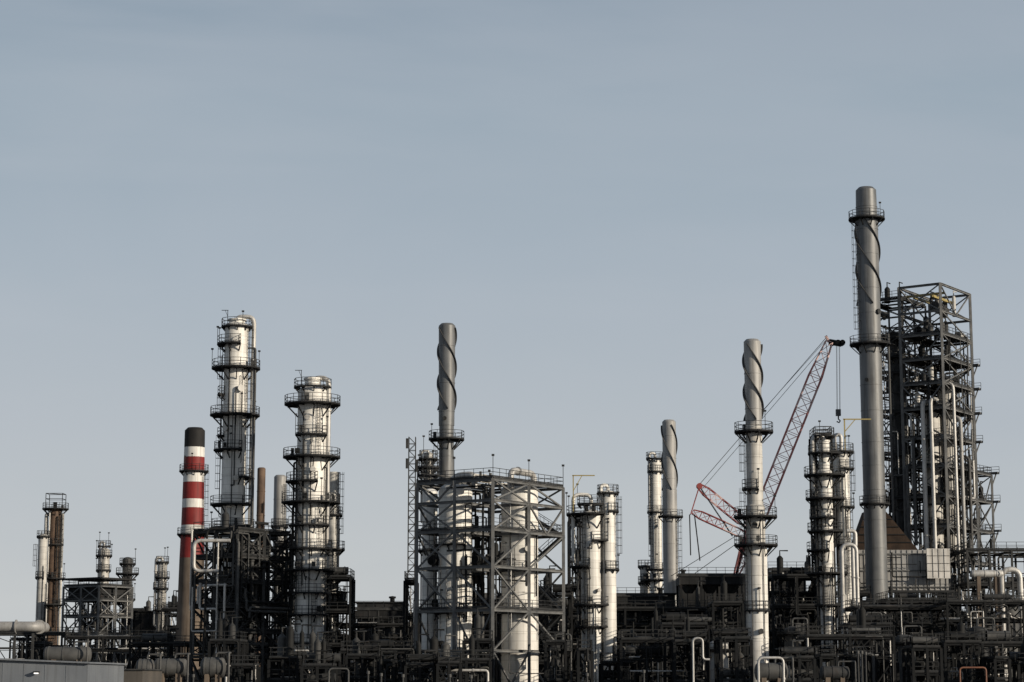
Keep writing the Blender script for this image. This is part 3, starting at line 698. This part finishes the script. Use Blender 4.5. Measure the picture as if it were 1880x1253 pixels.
rpipes(t,20,(0,-.4,20),(12,.4,zs[9]),rmin=.05,rmax=.13,vert=.75,keys=('pipegrey','dark','dark'),name="instrument_pipe")
rpipes(t,26,(12.5,0.2,3),(18.6,7,Zp(830,D)),rmin=.07,rmax=.22,vert=.75,keys=('pipegrey','dark','dark'),name="branch_pipe")
gear(t,60,(1.5,1.2),(11,6.2),zs[:10],ks=('pipegrey','dark','alum_dull','steelmid')); gear(t,20,(2.5,8),(9,12),zs2); gear(t,14,(13.5,1.2),(17.5,6.2),zs3[:4])
for (v,p0,p1,rr,k) in((2.0,730,1050,.3,'silver'),(3.4,735,1090,.36,'silver'),(5.2,800,1000,.26,'pipegrey'),(6.4,850,1090,.24,'pipegrey'),(9,600,1060,.2,'pipegrey'),(10.6,640,1000,.2,'silver'),(12,580,1040,.16,'pipegrey'),(12.8,650,1040,.2,'dark')):
    pipe(t,[UD*2+VD*v+Vector((0,0,Zp(p0,D))),UD*-.6+VD*v+Vector((0,0,Zp(p0,D))),UD*-.6+VD*v+Vector((0,0,Zp(p1,D)))],rr,k,br=1.1,n=12)
for (u,p0,p1,rr,k) in((2.5,700,1080,.26,'silver'),(5,760,1080,.32,'stackpale'),(8,830,1090,.26,'pipegrey')):
    pipe(t,[UD*u+VD*2+Vector((0,0,Zp(p0,D))),UD*u+VD*-.6+Vector((0,0,Zp(p0,D))),UD*u+VD*-.6+Vector((0,0,Zp(p1,D)))],rr,k,br=1.1,n=12)
for q in(2,5): mb=MB(); mb.beam(UD*1+VD*q+Vector((0,0,zs[-1]-1.6)),UD*10+VD*q+Vector((0,0,zs[-1]-1.6)),.4,'yellow'); mb.obj("lifting_beam",t)
mb=MB(); mb.beam(UD*3+VD*.5+Vector((0,0,zs[-1]-1)),UD*3+VD*9+Vector((0,0,zs[-1]-1)),.35,'yellow'); mb.obj("lifting_beam",t)
davit(t,(VD*12).x,(VD*12).y,zs2[-1],'steel',3.6,2.4,pi,.16)
for i,(a,b) in enumerate(((3,9),(6,11),(8,3),(4,4))):
    q=UD*a+VD*b; vessel(t.location.x+q.x,D+q.y,Zp(1000,D),[1.0,.9,1.3,1.4][i],Zp([640,600,690,745][i],D)-Zp(1000,D),['steelmid','pipegrey','alum_dull','alum_dull'][i],"tall upright reactor vessel inside open steel tower")

# ---------- crane
D=350; cx=Xp(1358,1060,D); t=thing("crawler_crane","faded red and white lattice boom crawler crane","crane",cx,D)
def L3(px,py,y=0): return Vector((Xp(px,py,D)-cx,y,Zp(py,D)))
def lattice(mb,a,b,w0,w1,w2,step,cols,th=.13):
    a=Vector(a);b=Vector(b);d=(b-a);Ln=d.length;d.normalize(); y=Vector((0,1,0)); x=d.cross(y).normalized(); n=max(2,int(Ln/step)); prev=None
    for i in range(n+1):
        s=i/n; w=w1
        if s<.12: w=w0+(w1-w0)*s/.12
        if s>.85: w=w1+(w2-w1)*(s-.85)/.15
        c=a+d*Ln*s; q=[c+x*w/2*sx+y*w/2*sy for sx,sy in((-1,-1),(1,-1),(1,1),(-1,1))]
        k=cols[int(s*len(cols)*.999)]
        if prev:
            for j in range(4):
                mb.beam(prev[j],q[j],th,k); j2=(j+1)%4
                mb.beam(prev[j],q[j2],th*.6,k) if i%2 else mb.beam(prev[j2],q[j],th*.6,k)
                mb.beam(q[j],q[j2],th*.5,k)
        prev=q
mb=MB(); foot=L3(1352,1055); tip=L3(1522,628); lattice(mb,foot,tip,.8,2.2,1.1,2.1,['boomred','boomred','fadedpink','boomred','boomred','fadedpink','boomred','boomred','fadedpink','boomred','fadedpink'],.17); bo=mb.obj("boom",t)
mb=MB(); mb.beam(tip,L3(1545,632),.7,'steelmid',.9)
for q in(1528,1538,1546):
    c=L3(q,630); mb.tube([c+Vector((0,-.5,0)),c+Vector((0,.5,0))],.5,'steel',16)
mb.beam(tip,L3(1516,617),.4,'fadedpink'); mb.obj("boom_head",bo)
mb=MB()
for y in(-.35,.35):
    for q in(1536,1541): mb.beam(L3(q,634,y),L3(q+1,752,y),.05,'steelmid')
mb.obj("hoist_rope",t)
mb=MB(); c=L3(1539,758); mb.box(c,(.8,.7,1.1),'steelgrey'); mb.tube([c+Vector((0,0,-.5)),c+Vector((0,0,-1.1)),c+Vector((.3,0,-1.4)),c+Vector((.1,0,-1.7)),c+Vector((-.3,0,-1.5))],.12,'steel',8); mb.obj("hook_block",t)
mb=MB(); lattice(mb,L3(1372,965),L3(1284,893),.5,1.5,.8,1.4,['fadedpink','redcrane','redcrane','fadedpink','redcrane'],.13); mb.tube([L3(1284,893,-.6),L3(1284,893,.6)],.5,'redcrane',14); mb.obj("derrick_mast",t)
mb=MB(); lattice(mb,L3(1372,985),L3(1272,940),.5,1.3,.7,1.4,['redcrane','fadedpink','redcrane','redcrane'],.13); mb.beam(L3(1372,985),foot,.35,'redcrane'); mb.beam(L3(1372,965),foot,.35,'redcrane'); mb.obj("luffing_mast",t)
mb=MB()
for y in(-.5,.5):
    mb.beam(L3(1518,619,y),L3(1284,890,y),.09,'steelmid'); mb.beam(L3(1518,623,y),L3(1395,760,y),.06,'steelmid'); mb.beam(L3(1284,893,y),L3(1268,945,y),.13,'redcrane')
    mb.beam(L3(1510,640,y),L3(1290,897,y),.07,'steelmid')
    for a in((1266,945,1268,1020),(1275,945,1285,1030),(1232,1058,1350,985),(1245,1075,1350,1000),(1284,893,1345,985)): mb.beam(L3(a[0],a[1],y),L3(a[2],a[3],y),.1,'steel')
mb.obj("pendant_line",t)
mb=MB(); mb.box((-2,0,3.2),(9,3.4,2.4),'redcrane'); mb.box((-7,0,3.6),(2.2,5,3.2),'steelmid'); mb.obj("machine_house",t)
mb=MB(); mb.box((2.8,-2.4,3.4),(1.8,1.4,2.3),'white'); mb.box((3.6,-2.4,3.7),(.3,1.2,1.4),'black'); mb.obj("cab",t)
for y in(-3.2,3.2):
    mb=MB(); P_=[]
    for i in range(24):
        a=2*pi*i/24; P_.append((3.6*(1 if cos(a)>0 else -1)+.8*cos(a),.8+.8*sin(a)))
    n=24; vs=[(p[0],y-.5,p[1]) for p in P_]+[(p[0],y+.5,p[1]) for p in P_]
    mb.add(vs,[(i,(i+1)%n,(i+1)%n+n,i+n) for i in range(n)]+[tuple(range(n))[::-1],tuple(range(n,2*n))],'steel')
    for i in range(5): mb.tube([(-3.4+i*1.7,y-.55,.7),(-3.4+i*1.7,y+.55,.7)],.45,'steelmid',14)
    mb.obj("crawler_track",t)
mb=MB(); mb.box((0,0,1.4),(5,6,.9),'steel'); mb.obj("undercarriage",t)

# ---------- low masses & racks
clad(1125,1240,1092,345); clad(1248,1480,1056,392,14,label="long dark roofed air cooler building")
clad(1560,1700,1105,352); clad(1130,1500,1118,360,10); clad(430,620,1165,345); clad(600,780,1168,360,10); clad(1690,1990,1125,380); clad(960,1120,1120,350); clad(750,965,1128,345)
def aircooler(px0,px1,py,D):
    x0,x1=Xp(px0,py,D),Xp(px1,py,D); L=x1-x0; z=Zp(py,D); t=thing("air_cooler","dark finned air cooler bank raised on legs","air cooler",(x0+x1)/2,D,0,"air cooler banks")
    mb=MB(); mb.box((0,4,z-.7),(L,8,1.2),'cladding'); mb.beam((-L/2-.5,-.1,z+.1),(L/2+.5,-.1,z+.1),.3,'steelmid')
    n=max(2,int(L/3))
    for i in range(n+1): mb.box((-L/2+i*L/n,-.06,z-.7),(.2,.12,1.5),'steelmid')
    mb.obj("cooler_bundle",t)
    for i in range(n):
        f=MB(); f.lathe([(.6,z-2.6),(1.3,z-1.6),(1.3,z-1.3)],'steelmid',18,(-L/2+(i+.5)*L/n,3)); f.obj("fan_duct",t)
    for i in range(n+1):
        for y in(.3,7.7): lg=MB(); lg.beam((-L/2+.2+i*(L-.4)/n,y,0),(-L/2+.2+i*(L-.4)/n,y,z-1.3),.32,'steel'); lg.obj("support_leg",t)
    rb=MB(); rail_line(rb,(-L/2,-.1,z+.25),(L/2,-.1,z+.25)); rb.obj("railing",t)
aircooler(1248,1365,1058,330); aircooler(1410,1480,1048,328); aircooler(1118,1215,1095,335); aircooler(650,740,1120,330)
rack(600,770,308,(1150,1185),8); rack(625,765,262,(1198,1222),7,np=5)
rack(1000,1370,312,(1120,1150,1185),9,np=7); rack(1405,1600,312,(1092,1130,1165),9,np=7); rack(1570,1740,288,(1118,1150,1185),9,np=7); rack(1740,1950,285,(1108,1140,1175),9,np=8,label="grey pipe rack loaded with shiny pipes",keys=('silver','pipegrey','dark','dark'))
rack(1140,1300,246,(1178,1212),7,np=5); rack(1480,1640,244,(1172,1208),8,np=5); rack(1690,1900,250,(1185,1215),8,np=5); rack(240,420,300,(1185,1212),8,np=5)
unit(1780,1945,1012,322,12,5,4,k='steelmid',rp=50,keys=('silver','pipegrey','dark','dark'),brace='XKD',dens=.4,vert=.4)
unit(1215,1300,1150,262,8,4,2,rp=30); unit(1420,1510,1060,305,9,5,2,rp=34); unit(1630,1760,1104,300,9,5,3,rp=36); unit(1100,1190,1150,318,8,4,2,rp=26)
unit(990,1050,1095,306,9,4,2,rp=26); unit(1310,1365,1110,285,8,4,1,rp=20); unit(1560,1640,1150,262,8,3,2,rp=26)
px=425
while px<1900:
    wd=U(22,70); D=U(226,256); top=U(1172,1226)
    if px<620: top=U(1212,1232)
    if not(1355<px+wd/2<1415) and not(900<px+wd/2<990):
        unit(px,px+wd,top,D,U(4,7),random.choice((2,3)),1 if wd<40 else 2,rp=random.randint(6,12),dens=.5,label="small dark steel skid frame with pipework",keys=('silver','pipegrey','dark','dark','dark','dark','dark','dark'))
    px+=wd+U(4,30)
for (px,py,D,r,k) in((1160,1185,265,1.2,'steelmid'),(1322,1175,262,1.6,'alum_dull'),(1455,1150,275,1.1,'pipegrey'),(1590,1140,272,1.2,'steelmid'),(1660,1165,262,1.3,'pipegrey'),(1795,1150,262,1.2,'steelmid'),(1850,1095,310,1.5,'pipegrey'),(1020,1180,262,1.1,'steelmid'),(690,1190,275,1.1,'steelmid')):
    x=Xp(px,py,D); zt=Zp(py,D); vessel(x,D,max(2.5,zt*.3),r,zt*.7-r*.5,k,"upright domed vessel on legs among pipes")
drum(1385,1447,1234,16,212,'pipegrey',"grey horizontal drum with looping silver pipe"); drum(1505,1560,1236,12,220,'steelmid',"small grey drum near pipe rack"); drum(1782,1842,1054,7,300,'silver',"silver duct section on raised rack")
def ploop(label,px0,px1,pyt,D,r,k,extra=None):
    x0,x1=Xp(px0,pyt,D),Xp(px1,pyt,D); t=thing("pipe_loop",label,"pipe",x0,D,0,"looping foreground pipes"); z=Zp(pyt,D)
    pts=[(0,0,.2),(0,0,z),(x1-x0,0,z),(x1-x0,0,.2)]; 
    if extra: pts=[(0,0,.2),(0,0,z),(x1-x0,0,z),(x1-x0,0,z-extra),(0.1+(x1-x0)*1.6,0,z-extra)]
    pipe(t,pts,r,k,br=r*4,n=12)
ploop("silver pipe bent into an inverted loop",1392,1438,1208,208,.13,'silver'); ploop("thin silver pipe loop",1272,1290,1172,220,.11,'silver',2.2)
ploop("orange pipe frame loop",1762,1810,1226,213,.09,'orange'); ploop("dull pipe loop near low rack",604,640,1228,222,.1,'pipegrey')
ploop("silver pipe bend beside silver column",1545,1572,1000,294,.28,'silver'); ploop("thick silver pipe loop on rack",1838,1872,1046,300,.42,'silver')
for px,py in((676,1232),(700,1236),(740,1238),(826,1238),(865,1240),(1078,1236),(1182,1230),(1575,1195),(1582,1195),(1589,1197),(355,1238)):
    D=200; t=thing("vent_post","slim grey vent post with rounded cap","post",Xp(px,py,D),D,0,"slim vent posts"); mb=MB(); z=Zp(py,D); mb.lathe([(.09,0),(.09,z-.3)],'steelmid',12); mb.lathe([(.15,z-.3),(.15,z-.05),(.1,z),(0.001,z)],'pipegrey',12); mb.lathe([(.09,z-.3),(.15,z-.3)],'pipegrey',12); mb.obj("post",t)

# ================================================================ CAMERA / LIGHT
cam=bpy.data.cameras.new("camera"); co=bpy.data.objects.new("camera",cam); sc.collection.objects.link(co)
cam.lens=36*F/1880; cam.sensor_width=36; cam.clip_end=20000; cam.clip_start=.5
co.location=(0,0,CAMZ); co.rotation_euler=(pi/2+PIT,0,0); sc.camera=co
az=radians(57); el=radians(17)
sd=Vector((sin(az)*cos(el),-cos(az)*cos(el),sin(el)))
su=bpy.data.lights.new("sun",'SUN'); su.energy=5.0; su.angle=radians(.5); su.color=(1,.885,.72)
so=bpy.data.objects.new("sun",su); sc.collection.objects.link(so); so.rotation_euler=sd.to_track_quat('Z','Y').to_euler()
w=bpy.data.worlds.new("World"); sc.world=w; w.use_nodes=True; nt=w.node_tree; N=nt.nodes; L=nt.links
bg=N["Background"]; bg.inputs["Strength"].default_value=0.1
sky=N.new("ShaderNodeTexSky"); sky.sky_type='NISHITA'; sky.sun_disc=False; sky.sun_elevation=el; sky.sun_rotation=math.atan2(sd.x,sd.y); sky.air_density=1; sky.dust_density=2
tc=N.new("ShaderNodeTexCoord"); sx=N.new("ShaderNodeSeparateXYZ"); L.new(tc.outputs["Generated"],sx.inputs[0])
cr=N.new("ShaderNodeValToRGB"); L.new(sx.outputs["Z"],cr.inputs["Fac"]); e=cr.color_ramp.elements
S=lambda r,g,b:tuple(((c/255+.055)/1.055)**2.4 for c in(r,g,b))+(1,)
e[0].position=0; e[0].color=S(208,210,209); e[1].position=1; e[1].color=S(42,58,82)
for p,c in((.05,S(197,201,203)),(.12,S(182,189,196)),(.20,S(167,179,190)),(.27,S(152,168,181)),(.33,S(136,153,169)),(.5,S(85,102,124))):
    q=e.new(p); q.color=c
def cloud(scale,rot,ns,lo,hi,amt,seed):
    mp=N.new("ShaderNodeMapping"); mp.inputs["Scale"].default_value=scale; mp.inputs["Rotation"].default_value=(0,radians(rot),0); mp.inputs["Location"].default_value=(seed,0,seed); L.new(tc.outputs["Generated"],mp.inputs[0])
    n1=N.new("ShaderNodeTexNoise"); n1.inputs["Scale"].default_value=ns; n1.inputs["Detail"].default_value=8; n1.inputs["Roughness"].default_value=.5; n1.inputs["Distortion"].default_value=.6; L.new(mp.outputs[0],n1.inputs["Vector"])
    mr=N.new("ShaderNodeMapRange"); mr.inputs["From Min"].default_value=lo; mr.inputs["From Max"].default_value=hi; mr.inputs["To Max"].default_value=amt; mr.interpolation_type='SMOOTHSTEP'; L.new(n1.outputs["Fac"],mr.inputs["Value"]); return mr.outputs[0]
col=cr.outputs[0]
for args,c in((((1.0,1.0,3),12,1.6,.4,.75,.24,4.1),S(140,157,173)),(((1.2,1.2,4),12,2.2,.36,.72,.36,0.3),S(182,188,197)),(((1.4,1.4,7),-8,3.0,.45,.78,.16,1.7),S(190,195,202))):
    mx=N.new("ShaderNodeMix"); mx.data_type='RGBA'; L.new(cloud(*args),mx.inputs["Factor"]); L.new(col,mx.inputs["A"]); mx.inputs["B"].default_value=c; col=mx.outputs["Result"]
sc10=N.new("ShaderNodeVectorMath"); sc10.operation='SCALE'; sc10.inputs["Scale"].default_value=10; L.new(col,sc10.inputs[0])
m2=N.new("ShaderNodeMix"); m2.data_type='RGBA'; m2.inputs["Factor"].default_value=.94; L.new(sky.outputs[0],m2.inputs["A"]); L.new(sc10.outputs[0],m2.inputs["B"])
L.new(m2.outputs["Result"],bg.inputs["Color"])
sc.view_settings.view_transform='Standard'; sc.view_settings.look='None'; sc.view_settings.exposure=0
